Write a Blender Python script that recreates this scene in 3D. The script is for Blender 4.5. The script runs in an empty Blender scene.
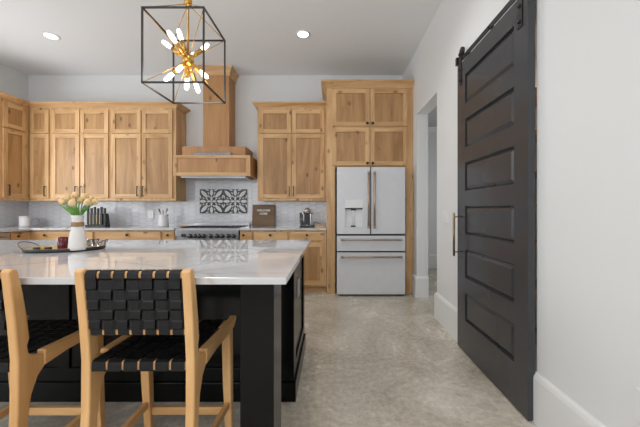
import bpy, bmesh, math, random
from mathutils import Vector, Matrix
random.seed(4)
SC = bpy.context.scene
COL = SC.collection
PI = math.pi

# ------------------------------------------------------------------ camera
CAMZ = 1.19
cam_d = bpy.data.cameras.new('camera')
cam_d.sensor_width = 36.0
cam_d.lens = 36.0 * 300.0 / 640.0
cam_d.shift_x = -(331.5 - 320.0) / 640.0
cam_d.shift_y = -(213.5 - 208.5) / 640.0
cam_d.clip_start = 0.02
cam = bpy.data.objects.new('camera', cam_d)
COL.objects.link(cam)
cam.location = (0, 0, CAMZ)
cam.rotation_euler = (PI / 2, 0, 0)
SC.camera = cam

# ------------------------------------------------------------------ light
SC.view_settings.view_transform = 'Standard'
SC.view_settings.look = 'None'
SC.view_settings.gamma = 1.0
SC.view_settings.exposure = -0.22
SC.view_settings.use_curve_mapping = False
w = bpy.data.worlds.new('World')
SC.world = w
w.use_nodes = True
w.node_tree.nodes['Background'].inputs[0].default_value = (0.93, 0.96, 1.0, 1)
w.node_tree.nodes['Background'].inputs[1].default_value = 2.6


def area(name, loc, rot, sx, sy, power, color=(1, 1, 1)):
    d = bpy.data.lights.new(name, 'AREA')
    d.shape = 'RECTANGLE'
    d.size = sx
    d.size_y = sy
    d.energy = power
    d.color = color
    o = bpy.data.objects.new(name, d)
    COL.objects.link(o)
    o.location = loc
    o.rotation_euler = rot
    return o


# daylight through the glazed rear wall and the windows of the left wall
area('daylight_rear_window', (-1.9, -3.2, 1.75), (PI / 2 + 0.42, 0, 0), 4.6, 2.3, 52, (0.9, 0.95, 1.0))
area('daylight_left_window', (-4.75, -0.1, 1.75), (0, -PI / 2 - 0.05, 0), 1.9, 2.6, 30, (0.88, 0.94, 1.0))
area('daylight_sink_window', (-4.65, 3.2, 1.75), (0, -PI / 2 + .05, 0.35), 1.3, 1.35, 28, (0.88, 0.94, 1.0))
area('pantry_fill', (1.95, 2.1, 2.68), (0, 0, 0), .3, .3, 9, (1.0, .97, .92))  # unseen fill lamp, added to brighten the pantry behind the door gap
area('hall_fill', (3.0, 4.3, 1.5), (0, PI / 2, 0), 1.8, 1.8, 14, (0.95, 0.97, 1.0))  # added fill lamp lighting the hall; the wall behind it has no window


# ------------------------------------------------------------------ materials
def lin(c):
    return tuple(((v / 255) / 12.92 if v / 255 <= 0.04045 else ((v / 255 + 0.055) / 1.055) ** 2.4) for v in c) + (1,)


def mat(name, rgb, rough=0.5, metal=0.0, spec=0.5, noise=0.0, nscale=8.0, bump=0.0, bscale=60.0, trans=0.0, emit=None, estr=0.0, coat=0.0):
    m = bpy.data.materials.new(name)
    m.use_nodes = True
    nt = m.node_tree
    b = nt.nodes['Principled BSDF']
    b.inputs['Base Color'].default_value = lin(rgb)
    b.inputs['Roughness'].default_value = rough
    b.inputs['Metallic'].default_value = metal
    b.inputs['Specular IOR Level'].default_value = spec
    b.inputs['Transmission Weight'].default_value = trans
    b.inputs['Coat Weight'].default_value = coat
    tc = nt.nodes.new('ShaderNodeTexCoord')
    if emit:
        b.inputs['Emission Color'].default_value = lin(emit)
        b.inputs['Emission Strength'].default_value = estr
    if noise > 0:
        n = nt.nodes.new('ShaderNodeTexNoise')
        n.inputs['Scale'].default_value = nscale
        n.inputs['Detail'].default_value = 5
        nt.links.new(tc.outputs['Object'], n.inputs['Vector'])
        r = nt.nodes.new('ShaderNodeValToRGB')
        r.color_ramp.elements[0].position = 0.3
        r.color_ramp.elements[1].position = 0.7
        r.color_ramp.elements[0].color = lin([max(0, v * (1 - noise)) for v in rgb])
        r.color_ramp.elements[1].color = lin([min(255, v * (1 + noise)) for v in rgb])
        nt.links.new(n.outputs[0], r.inputs[0])
        nt.links.new(r.outputs[0], b.inputs['Base Color'])
    if bump > 0:
        n = nt.nodes.new('ShaderNodeTexNoise')
        n.inputs['Scale'].default_value = bscale
        n.inputs['Detail'].default_value = 3
        nt.links.new(tc.outputs['Object'], n.inputs['Vector'])
        bp = nt.nodes.new('ShaderNodeBump')
        bp.inputs['Strength'].default_value = bump
        bp.inputs['Distance'].default_value = 0.004
        nt.links.new(n.outputs[0], bp.inputs['Height'])
        nt.links.new(bp.outputs[0], b.inputs['Normal'])
    return m


def wood(name, dark, light, axis='z', rough=0.5, knots=True, scale=1.0):
    m = bpy.data.materials.new(name)
    m.use_nodes = True
    nt = m.node_tree
    N, L = nt.nodes, nt.links
    b = N['Principled BSDF']
    b.inputs['Roughness'].default_value = rough
    b.inputs['Specular IOR Level'].default_value = 0.55
    tc = N.new('ShaderNodeTexCoord')
    oi = N.new('ShaderNodeObjectInfo')
    mul = N.new('ShaderNodeMath')
    mul.operation = 'MULTIPLY'
    mul.inputs[1].default_value = 37.0
    L.new(oi.outputs['Random'], mul.inputs[0])
    add = N.new('ShaderNodeVectorMath')
    add.operation = 'ADD'
    L.new(tc.outputs['Object'], add.inputs[0])
    L.new(mul.outputs[0], add.inputs[1])

    def mapped(a, c):
        mp = N.new('ShaderNodeMapping')
        s = {'x': (c, a, a), 'y': (a, c, a), 'z': (a, a, c)}[axis]
        mp.inputs['Scale'].default_value = s
        L.new(add.outputs[0], mp.inputs['Vector'])
        return mp.outputs[0]
    n1 = N.new('ShaderNodeTexNoise')
    n1.inputs['Scale'].default_value = 1.0
    n1.inputs['Detail'].default_value = 6
    n1.inputs['Roughness'].default_value = 0.6
    n1.inputs['Distortion'].default_value = 0.8
    L.new(mapped(9 * scale, 1.1 * scale), n1.inputs['Vector'])
    n2 = N.new('ShaderNodeTexNoise')
    n2.inputs['Scale'].default_value = 1.0
    n2.inputs['Detail'].default_value = 3
    L.new(mapped(90 * scale, 4 * scale), n2.inputs['Vector'])
    mx = N.new('ShaderNodeMath')
    mx.operation = 'MULTIPLY_ADD'
    mx.inputs[1].default_value = 0.16
    L.new(n2.outputs[0], mx.inputs[0])
    L.new(n1.outputs[0], mx.inputs[2])
    r = N.new('ShaderNodeValToRGB')
    e = r.color_ramp.elements
    e[0].position = 0.36
    e[0].color = lin(dark)
    e[1].position = 0.74
    e[1].color = lin(light)
    L.new(mx.outputs[0], r.inputs[0])
    out = r.outputs[0]
    if knots:
        v = N.new('ShaderNodeTexVoronoi')
        v.inputs['Scale'].default_value = 1.0
        L.new(mapped(9.0, 5.0), v.inputs['Vector'])
        kr = N.new('ShaderNodeValToRGB')
        kr.color_ramp.elements[0].position = 0.035
        kr.color_ramp.elements[0].color = (1, 1, 1, 1)
        kr.color_ramp.elements[1].position = 0.23
        kr.color_ramp.elements[1].color = (0, 0, 0, 1)
        L.new(v.outputs['Distance'], kr.inputs[0])
        sp = N.new('ShaderNodeSeparateColor')
        L.new(v.outputs['Color'], sp.inputs[0])
        gt = N.new('ShaderNodeMath')
        gt.operation = 'GREATER_THAN'
        gt.inputs[1].default_value = 0.5
        L.new(sp.outputs[0], gt.inputs[0])
        km = N.new('ShaderNodeMath')
        km.operation = 'MULTIPLY'
        L.new(kr.outputs[0], km.inputs[0])
        L.new(gt.outputs[0], km.inputs[1])
        km2 = N.new('ShaderNodeMath')
        km2.operation = 'MULTIPLY'
        km2.inputs[1].default_value = 0.85
        L.new(km.outputs[0], km2.inputs[0])
        mixn = N.new('ShaderNodeMix')
        mixn.data_type = 'RGBA'
        L.new(km2.outputs[0], mixn.inputs['Factor'])
        L.new(out, mixn.inputs[6])
        mixn.inputs[7].default_value = lin([c * 0.45 for c in dark])
        out = mixn.outputs[2]
    L.new(out, b.inputs['Base Color'])
    bp = N.new('ShaderNodeBump')
    bp.inputs['Strength'].default_value = 0.03
    bp.inputs['Distance'].default_value = 0.002
    L.new(n2.outputs[0], bp.inputs['Height'])
    L.new(bp.outputs[0], b.inputs['Normal'])
    return m


AD, AL = (178, 132, 82), (220, 180, 130)
M = {}
M['alder_v'] = wood('alder_vertical', AD, AL, 'z')
M['alder_h'] = wood('alder_horizontal', AD, AL, 'x')
M['alder_y'] = wood('alder_depth', AD, AL, 'y')
M['panel'] = wood('alder_panel', (150, 108, 64), (190, 147, 98), 'z')
M['hoodwood'] = wood('alder_hood', (162, 112, 66), (190, 142, 92), 'z')
M['rattan'] = mat('rattan', (128, 92, 58), 0.6, noise=0.15, nscale=80)
M['ash_z'] = wood('stool_ash_vertical', (196, 142, 84), (232, 186, 128), 'z', 0.45, False, 0.7)
M['ash_y'] = wood('stool_ash_depth', (196, 142, 84), (232, 186, 128), 'y', 0.45, False, 0.7)
M['ash_x'] = wood('stool_ash_across', (196, 142, 84), (232, 186, 128), 'x', 0.45, False, 0.7)
M['board'] = wood('dark_board', (96, 72, 50), (124, 96, 68), 'x', 0.6, False, 1.5)
M['wall'] = mat('wall_paint', (223, 223, 222), 0.7, spec=0.25, bump=0.12, bscale=90)
M['ceil'] = mat('ceiling_paint', (238, 239, 240), 0.8, spec=0.2, bump=0.08, bscale=90)
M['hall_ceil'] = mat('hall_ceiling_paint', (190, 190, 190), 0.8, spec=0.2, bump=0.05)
M['trim'] = mat('white_trim', (226, 226, 224), 0.4, bump=0.03, bscale=30)
M['black'] = mat('island_black', (10, 10, 10), 0.2, spec=0.2, noise=0.08, nscale=30)
M['iron'] = mat('black_iron', (28, 27, 27), 0.45, noise=0.1, nscale=50)
M['door'] = mat('barn_door_paint', (58, 59, 62), 0.25, noise=0.02, nscale=6, coat=0.15)
M['leather'] = mat('black_webbing', (14, 14, 16), 0.34, spec=0.3, noise=0.12, nscale=60, bump=0.1, bscale=220)
M['fridge'] = mat('matte_white_enamel', (212, 212, 215), 0.45, noise=0.01, nscale=10)
M['grey_dark'] = mat('dark_gap', (40, 40, 42), 0.5, noise=0.05)
M['bronze'] = mat('brushed_bronze', (176, 156, 142), 0.35, 0.85, noise=0.06, nscale=60)
M['steel'] = mat('stainless_steel', (176, 176, 178), 0.28, 0.95, noise=0.04, nscale=40)
M['steel_dk'] = mat('dark_knob_metal', (92, 90, 90), 0.3, 0.9, noise=0.05, nscale=40)
M['chrome'] = mat('chrome', (200, 200, 202), 0.12, 1.0, noise=0.02)
M['brass'] = mat('brushed_brass', (196, 150, 74), 0.3, 0.95, noise=0.08, nscale=60)
M['brasspull'] = mat('aged_brass', (150, 128, 96), 0.35, 0.9, noise=0.08, nscale=60)
M['bulb'] = mat('lit_bulb', (255, 250, 240), 0.3, emit=(255, 244, 226), estr=5.0, noise=0.005)
M['lamp'] = mat('lit_diffuser', (255, 255, 255), 0.3, emit=(255, 255, 255), estr=5.0, noise=0.002)
M['ceramic'] = mat('matte_ceramic', (212, 208, 204), 0.5, noise=0.02, nscale=20)
M['ceramic_g'] = mat('glazed_ceramic', (220, 219, 218), 0.25, noise=0.01, nscale=20)
M['red'] = mat('burgundy_glass', (96, 26, 42), 0.2, noise=0.08, nscale=20)
M['twine'] = mat('jute_twine', (150, 118, 84), 0.8, noise=0.2, nscale=200, bump=0.3, bscale=400)
M['petal'] = mat('cream_petal', (222, 190, 138), 0.6, noise=0.07, nscale=60)
M['leaf'] = mat('tulip_leaf', (92, 138, 58), 0.5, noise=0.18, nscale=40)
M['tray_in'] = mat('tray_inside', (196, 172, 128), 0.5, noise=0.1, nscale=30)
M['plastic'] = mat('white_plate', (226, 226, 226), 0.4, noise=0.01)
M['gold'] = mat('gold_band', (190, 142, 52), 0.35, 0.6, noise=0.05)
M['white_txt'] = mat('white_letters', (235, 233, 228), 0.5, noise=0.01)
M['tile_w'] = mat('accent_tile_white', (205, 204, 202), 0.3, noise=0.02, nscale=20)
M['tile_d'] = mat('accent_tile_charcoal', (34, 35, 38), 0.3, noise=0.05, nscale=20)
M['tile'] = mat('white_picket_tile', (212, 212, 215), 0.08, noise=0.01, nscale=9)
M['grout'] = mat('grout', (180, 180, 183), 0.8, noise=0.03, nscale=60)
M['glass'] = mat('clear_glass', (245, 248, 250), 0.05, trans=0.95, noise=0.002)
M['hood_metal'] = mat('hood_liner_metal', (128, 130, 134), 0.4, 0.6, noise=0.25, nscale=90)
M['jar'] = mat('pantry_goods', (120, 92, 70), 0.5, noise=0.3, nscale=12)


def quartz():
    m = bpy.data.materials.new('veined_quartz')
    m.use_nodes = True
    N, L = m.node_tree.nodes, m.node_tree.links
    b = N['Principled BSDF']
    b.inputs['Roughness'].default_value = 0.025
    b.inputs['Specular IOR Level'].default_value = 0.8
    b.inputs['Coat Weight'].default_value = 0.2
    b.inputs['Coat Roughness'].default_value = 0.01
    tc = N.new('ShaderNodeTexCoord')
    mp = N.new('ShaderNodeMapping')
    mp.inputs['Rotation'].default_value = (0, 0, 0.5)
    mp.inputs['Scale'].default_value = (1.0, 1.7, 1.0)
    mp.inputs['Location'].default_value = (0.35, 0.1, 0)
    L.new(tc.outputs['Object'], mp.inputs['Vector'])
    n = N.new('ShaderNodeTexNoise')
    n.inputs['Scale'].default_value = 1.6
    n.inputs['Detail'].default_value = 5
    L.new(mp.outputs[0], n.inputs['Vector'])
    va = N.new('ShaderNodeVectorMath')
    va.operation = 'MULTIPLY_ADD'
    va.inputs[1].default_value = (0.45, 0.45, 0.45)
    L.new(n.outputs[1], va.inputs[0])
    L.new(mp.outputs[0], va.inputs[2])
    v = N.new('ShaderNodeTexVoronoi')
    v.feature = 'DISTANCE_TO_EDGE'
    v.inputs['Scale'].default_value = 1.5
    L.new(va.outputs[0], v.inputs['Vector'])
    r = N.new('ShaderNodeValToRGB')
    r.color_ramp.elements[0].position = 0.0
    r.color_ramp.elements[0].color = (1, 1, 1, 1)
    r.color_ramp.elements[1].position = 0.035
    r.color_ramp.elements[1].color = (0, 0, 0, 1)
    L.new(v.outputs[0], r.inputs[0])
    n3 = N.new('ShaderNodeTexNoise')
    n3.inputs['Scale'].default_value = 1.3
    L.new(tc.outputs['Object'], n3.inputs['Vector'])
    r3 = N.new('ShaderNodeValToRGB')
    r3.color_ramp.elements[0].position = 0.42
    r3.color_ramp.elements[1].position = 0.6
    L.new(n3.outputs[0], r3.inputs[0])
    k = N.new('ShaderNodeMath')
    k.operation = 'MULTIPLY'
    L.new(r.outputs[0], k.inputs[0])
    L.new(r3.outputs[0], k.inputs[1])
    k2 = N.new('ShaderNodeMath')
    k2.operation = 'MULTIPLY'
    k2.inputs[1].default_value = 0.42
    L.new(k.outputs[0], k2.inputs[0])
    n4 = N.new('ShaderNodeTexNoise')
    n4.inputs['Scale'].default_value = 2.5
    n4.inputs['Detail'].default_value = 4
    L.new(tc.outputs['Object'], n4.inputs['Vector'])
    r4 = N.new('ShaderNodeValToRGB')
    r4.color_ramp.elements[0].position = 0.35
    r4.color_ramp.elements[0].color = lin((198, 197, 198))
    r4.color_ramp.elements[1].position = 0.6
    r4.color_ramp.elements[1].color = lin((209, 209, 210))
    L.new(n4.outputs[0], r4.inputs[0])
    mx = N.new('ShaderNodeMix')
    mx.data_type = 'RGBA'
    L.new(k2.outputs[0], mx.inputs['Factor'])
    L.new(r4.outputs[0], mx.inputs[6])
    mx.inputs[7].default_value = lin((160, 138, 118))
    L.new(mx.outputs[2], b.inputs['Base Color'])
    return m


M['quartz'] = quartz()


def concrete():
    m = bpy.data.materials.new('polished_concrete')
    m.use_nodes = True
    N, L = m.node_tree.nodes, m.node_tree.links
    b = N['Principled BSDF']
    b.inputs['Specular IOR Level'].default_value = 0.5
    tc = N.new('ShaderNodeTexCoord')

    def ns(s, d, rgh=0.6, dist=0.0):
        n = N.new('ShaderNodeTexNoise')
        n.inputs['Scale'].default_value = s
        n.inputs['Detail'].default_value = d
        n.inputs['Roughness'].default_value = rgh
        n.inputs['Distortion'].default_value = dist
        L.new(tc.outputs['Object'], n.inputs['Vector'])
        return n
    a = ns(1.7, 9, 0.72, 0.8)
    r = N.new('ShaderNodeValToRGB')
    r.color_ramp.elements[0].position = 0.3
    r.color_ramp.elements[0].color = lin((170, 160, 143))
    r.color_ramp.elements[1].position = 0.7
    r.color_ramp.elements[1].color = lin((222, 215, 202))
    L.new(a.outputs[0], r.inputs[0])
    c = ns(28, 6, 0.7)
    r2 = N.new('ShaderNodeValToRGB')
    r2.color_ramp.elements[0].position = 0.3
    r2.color_ramp.elements[0].color = (0.70, 0.68, 0.65, 1)
    r2.color_ramp.elements[1].position = 0.65
    r2.color_ramp.elements[1].color = (1.06, 1.06, 1.06, 1)
    L.new(c.outputs[0], r2.inputs[0])
    mx = N.new('ShaderNodeMix')
    mx.data_type = 'RGBA'
    mx.blend_type = 'MULTIPLY'
    mx.inputs['Factor'].default_value = 1.0
    L.new(r.outputs[0], mx.inputs[6])
    L.new(r2.outputs[0], mx.inputs[7])
    L.new(mx.outputs[2], b.inputs['Base Color'])
    mr = N.new('ShaderNodeMapRange')
    mr.inputs[3].default_value = 0.16
    mr.inputs[4].default_value = 0.36
    L.new(a.outputs[0], mr.inputs[0])
    L.new(mr.outputs[0], b.inputs['Roughness'])
    return m


M['concrete'] = concrete()
WD = ['alder_v', 'alder_h', 'panel']


# ------------------------------------------------------------------ mesh helpers
class MB:
    def __init__(s):
        s.v, s.f, s.m, s.sm = [], [], [], []

    def add(s, vs, fs, m=0, smooth=False):
        b = len(s.v)
        s.v += [tuple(v) for v in vs]
        for f in fs:
            s.f.append([b + i for i in f])
            s.m.append(m)
            s.sm.append(smooth)
        return s

    def box(s, x0, x1, y0, y1, z0, z1, m=0):
        if x0 > x1: x0, x1 = x1, x0
        if y0 > y1: y0, y1 = y1, y0
        if z0 > z1: z0, z1 = z1, z0
        return s.add([(x0, y0, z0), (x1, y0, z0), (x1, y1, z0), (x0, y1, z0), (x0, y0, z1), (x1, y0, z1), (x1, y1, z1), (x0, y1, z1)],
                     [(0, 3, 2, 1), (4, 5, 6, 7), (0, 1, 5, 4), (1, 2, 6, 5), (2, 3, 7, 6), (3, 0, 4, 7)], m)

    def bar(s, a, b, wx, wy, m=0, up=(0, 0, 1)):
        """rectangular bar between two points; wx across, wy along 'up'"""
        a, b = Vector(a), Vector(b)
        d = (b - a).normalized()
        u = Vector(up)
        if abs(d.dot(u)) > 0.98:
            u = Vector((0, 1, 0))
        r = d.cross(u).normalized()
        u = r.cross(d).normalized()
        vs = []
        for p in (a, b):
            for (i, j) in ((-1, -1), (1, -1), (1, 1), (-1, 1)):
                vs.append(p + r * (i * wx / 2) + u * (j * wy / 2))
        return s.add(vs, [(3, 2, 1, 0), (4, 5, 6, 7), (0, 1, 5, 4), (1, 2, 6, 5), (2, 3, 7, 6), (3, 0, 4, 7)], m)

    def tube(s, pts, r, n=10, m=0, closed=False):
        pts = [Vector(p) for p in pts]
        k = len(pts)
        vs = []
        rs = r if isinstance(r, (list, tuple)) else [r] * k
        prev = None
        for i, p in enumerate(pts):
            if closed:
                d = (pts[(i + 1) % k] - pts[i - 1]).normalized()
            else:
                d = (pts[min(i + 1, k - 1)] - pts[max(i - 1, 0)]).normalized()
            if prev is None:
                u = Vector((0, 0, 1)) if abs(d.z) < 0.9 else Vector((1, 0, 0))
            else:
                u = prev
            u = (u - d * u.dot(d)).normalized()
            prev = u
            q = d.cross(u)
            for j in range(n):
                a = 2 * PI * j / n
                vs.append(p + (u * math.cos(a) + q * math.sin(a)) * rs[i])
        fs = []
        for i in range(k if closed else k - 1):
            for j in range(n):
                a, b2 = i * n + j, i * n + (j + 1) % n
                c, d2 = ((i + 1) % k) * n + (j + 1) % n, ((i + 1) % k) * n + j
                fs.append((a, b2, c, d2))
        s.add(vs, fs, m, True)
        if not closed:
            b = len(s.v) - len(vs)
            s.f.append([b + j for j in range(n)][::-1]); s.m.append(m); s.sm.append(False)
            s.f.append([b + (k - 1) * n + j for j in range(n)]); s.m.append(m); s.sm.append(False)
        return s

    def lathe(s, prof, c=(0, 0, 0), n=28, m=0, mtx=None):
        """prof: list of (r, z) bottom to top about the z axis, then optional matrix, then offset"""
        vs, fs = [], []
        k = len(prof)
        for (r, z) in prof:
            for j in range(n):
                a = 2 * PI * j / n
                p = Vector((r * math.cos(a), r * math.sin(a), z))
                if mtx is not None:
                    p = mtx @ p
                vs.append(p + Vector(c))
        for i in range(k - 1):
            for j in range(n):
                fs.append((i * n + j, i * n + (j + 1) % n, (i + 1) * n + (j + 1) % n, (i + 1) * n + j))
        s.add(vs, fs, m, True)
        b = len(s.v) - len(vs)
        if prof[0][0] > 1e-6:
            s.f.append([b + j for j in range(n)][::-1]); s.m.append(m); s.sm.append(False)
        if prof[-1][0] > 1e-6:
            s.f.append([b + (k - 1) * n + j for j in range(n)]); s.m.append(m); s.sm.append(False)
        return s

    def prism(s, poly, axis, a0, a1, m=0):
        """poly in the plane perpendicular to axis ('x': (y,z), 'y': (x,z), 'z': (x,y))"""
        def P(p, a):
            return {'x': (a, p[0], p[1]), 'y': (p[0], a, p[1]), 'z': (p[0], p[1], a)}[axis]
        n = len(poly)
        vs = [P(p, a0) for p in poly] + [P(p, a1) for p in poly]
        fs = [list(range(n))[::-1], list(range(n, 2 * n))]
        fs += [(i, (i + 1) % n, n + (i + 1) % n, n + i) for i in range(n)]
        return s.add(vs, fs, m)

    def sweep(s, path, prof, m=0):
        """profile (out, z) swept along an XY polyline with mitres; out is to the left of travel reversed"""
        P = [Vector((p[0], p[1])) for p in path]
        k, n = len(P), len(prof)
        vs = []
        for i in range(k):
            d0 = (P[i] - P[i - 1]).normalized() if i > 0 else (P[1] - P[0]).normalized()
            d1 = (P[i + 1] - P[i]).normalized() if i < k - 1 else d0
            n0, n1 = Vector((d0.y, -d0.x)), Vector((d1.y, -d1.x))
            nn = (n0 + n1).normalized()
            sc = 1 / max(0.3, nn.dot(n0))
            for (o, z) in prof:
                q = P[i] + nn * o * sc
                vs.append((q.x, q.y, z))
        fs = []
        for i in range(k - 1):
            for j in range(n):
                fs.append((i * n + j, (i + 1) * n + j, (i + 1) * n + (j + 1) % n, i * n + (j + 1) % n))
        fs.append(list(range(n)))
        fs.append([(k - 1) * n + j for j in range(n)][::-1])
        return s.add(vs, fs, m)

    def ribbon(s, pts, wdir, width, th, m=0):
        pts = [Vector(p) for p in pts]
        wd = Vector(wdir).normalized() * width / 2
        k = len(pts)
        vs = []
        for i, p in enumerate(pts):
            d = (pts[min(i + 1, k - 1)] - pts[max(i - 1, 0)]).normalized()
            nn = d.cross(wd).normalized() * th / 2
            vs += [p - wd - nn, p + wd - nn, p + wd + nn, p - wd + nn]
        fs = [(3, 2, 1, 0), ((k - 1) * 4, (k - 1) * 4 + 1, (k - 1) * 4 + 2, (k - 1) * 4 + 3)]
        for i in range(k - 1):
            for j in range(4):
                a, b = i * 4 + j, i * 4 + (j + 1) % 4
                fs.append((a, b, b + 4, a + 4))
        return s.add(vs, fs, m)

    def build(s, name, mats, parent=None, org=(0, 0, 0), bevel=0.0, sub=0):
        if isinstance(mats, str):
            mats = [mats]
        me = bpy.data.meshes.new(name)
        me.from_pydata([(v[0] - org[0], v[1] - org[1], v[2] - org[2]) for v in s.v], [], s.f)
        for k in mats:
            me.materials.append(M[k])
        for p, mi, sm in zip(me.polygons, s.m, s.sm):
            p.material_index = mi
            p.use_smooth = sm
        bm = bmesh.new()
        bm.from_mesh(me)
        bmesh.ops.recalc_face_normals(bm, faces=bm.faces)
        bm.to_mesh(me)
        bm.free()
        o = bpy.data.objects.new(name, me)
        COL.objects.link(o)
        if parent is not None:
            o.parent = parent
        else:
            o.location = org
        if bevel > 0:
            b = o.modifiers.new('bevel', 'BEVEL')
            b.width = bevel
            b.segments = 2
            b.limit_method = 'ANGLE'
            b.angle_limit = math.radians(40)
        if sub:
            q = o.modifiers.new('sub', 'SUBSURF')
            q.levels = q.render_levels = sub
        return o


def tag(o, label, cat=None, group=None, kind=None):
    if label: o['label'] = label
    if cat: o['category'] = cat
    if group: o['group'] = group
    if kind: o['kind'] = kind
    return o


def thing(name, label, cat, loc=(0, 0, 0), rot=0, group=None):
    o = bpy.data.objects.new(name, None)
    COL.objects.link(o)
    o.location = loc
    o.rotation_euler = (0, 0, rot)
    o.empty_display_size = 0.1
    return tag(o, label, cat, group)


def copy_tree(o, parent=None):
    c = o.copy()
    COL.objects.link(c)
    if parent is not None:
        c.parent = parent
    for ch in list(o.children):
        copy_tree(ch, c)
    return c


def struct(name, mb, mats, bevel=0.0):
    return tag(mb.build(name, mats, bevel=bevel), None, kind='structure')


def PX(px, Y):
    return (px - 331.5) * Y / 300.0


def PZ(py, Y):
    return CAMZ - (py - 208.5) * Y / 300.0


# ------------------------------------------------------------------ the room
XL, XR, YB, YF, ZC = -4.87, 1.145, 4.82, -3.4, 3.33
WT = 0.15
struct('floor', MB().box(XL - WT, 3.2, YF - WT, 6.15, -0.05, 0), 'concrete')
struct('ceiling', MB().box(XL - WT, XR + WT, YF - WT, YB + WT, ZC, ZC + 0.1), 'ceil')
struct('wall_back', MB().box(XL - WT, XR, YB, YB + WT, 0, ZC), 'wall')
# left wall with two window openings
lw = MB()
for (a, b, z0, z1) in ((3.95, YB, 0, ZC), (2.55, 3.95, 0, 1.1), (2.55, 3.95, 2.4, ZC), (1.2, 2.55, 0, ZC), (-1.4, 1.2, 0, 0.7), (-1.4, 1.2, 2.75, ZC), (YF, -1.4, 0, ZC)):
    lw.box(XL - WT, XL, a, b, z0, z1)
struct('wall_left', lw, 'wall')
# right wall: barn door opening and hall opening
rw = MB()
for (a, b, z0, z1) in ((YF, 1.672, 0, ZC), (1.672, 2.5, 2.36, ZC), (2.5, 3.257, 0, ZC), (3.257, 4.02, 2.455, ZC), (4.02, YB + WT, 0, ZC)):
    rw.box(XR, XR + WT, a, b, z0, z1)
struct('wall_right', rw, 'wall')
# wall behind the camera with wide glazing
bw = MB()
for (a, b, z0, z1) in ((XL, -4.3, 0, ZC), (-4.3, 0.5, 2.95, ZC), (-4.3, 0.5, 0, 0.5), (0.5, XR, 0, ZC)):
    bw.box(a, b, YF - WT, YF, z0, z1)
struct('wall_front', bw, 'wall')
# hall beyond the opening
struct('wall_hall', MB().box(XR, 3.05, 6.0, 6.15, 0, 3.0).box(XR + WT, 3.05, 3.0, 3.1, 0, 3.0).box(3.05, 3.2, 3.0, 6.15, 0, 3.0), 'wall')
struct('ceiling_hall', MB().box(XR + WT, 3.05, 3.1, 6.0, 2.8, 2.9), 'hall_ceil')
cr = [(0, 2.70), (0.015, 2.70), (0.02, 2.73), (0.07, 2.78), (0.08, 2.80), (0, 2.80)]
struct('trim_hall_crown', MB().sweep([(XR + WT, 6.0), (3.05, 6.0)], cr), 'trim')
struct('wall_hall_left', MB().box(XR + 0.0, XR + WT, YB + WT, 6.0, 0, 3.0), 'wall')

# baseboards
BH, BT = 0.28, 0.022
prof = [(0, 0), (BT, 0), (BT, BH - 0.03), (BT - 0.006, BH - 0.012), (0.006, BH), (0, BH)]


def base(name, path):
    struct(name, MB().sweep(path, prof), 'trim')


base('baseboard_right_near', [(XR + 0.12, 1.672), (XR, 1.672), (XR, YF)])
base('baseboard_right_middle', [(XR + WT, 3.257), (XR, 3.257), (XR, 2.6)])
base('baseboard_right_far', [(XR, YB - 0.62), (XR, 4.02), (XR + WT, 4.02)])
base('baseboard_hall', [(XR + WT, 6.0), (3.05, 6.0)])

# windows of the left wall and behind the camera (frames and glass in the openings)
def window(name, x, y0, y1, z0, z1, axis):
    f = MB()
    t = 0.06
    def B(m, a0, a1, c0, c1, d0=-0.05, d1=0.05):
        if axis == 'x':
            m.box(x + d0, x + d1, a0, a1, c0, c1)
        else:
            m.box(a0, a1, x + d0, x + d1, c0, c1)
    B(f, y0, y1, z0, z0 + t); B(f, y0, y1, z1 - t, z1)
    B(f, y0, y0 + t, z0 + t, z1 - t); B(f, y1 - t, y1, z0 + t, z1 - t)
    nmul = max(1, round((y1 - y0) / 1.3))
    for i in range(1, nmul):
        q = y0 + (y1 - y0) * i / nmul
        B(f, q - t / 2, q + t / 2, z0 + t, z1 - t)
    o = struct(name, f, 'trim')
    return o


window('window_1', XL - 0.08, 2.55, 3.95, 1.1, 2.4, 'x')
window('window_2', XL - 0.08, -1.4, 1.2, 0.7, 2.75, 'x')
window('window_3', YF - 0.08, -4.3, 0.5, 0.5, 2.95, 'y')

# pantry behind the barn door
struct('wall_pantry', MB().box(XR + WT, 2.6, 1.3, 1.4, 0, 2.7).box(2.6, 2.7, 1.3, 3.0, 0, 2.7).box(XR + WT, 2.7, 1.3, 3.0, 2.7, 2.8), 'wall')

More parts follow.
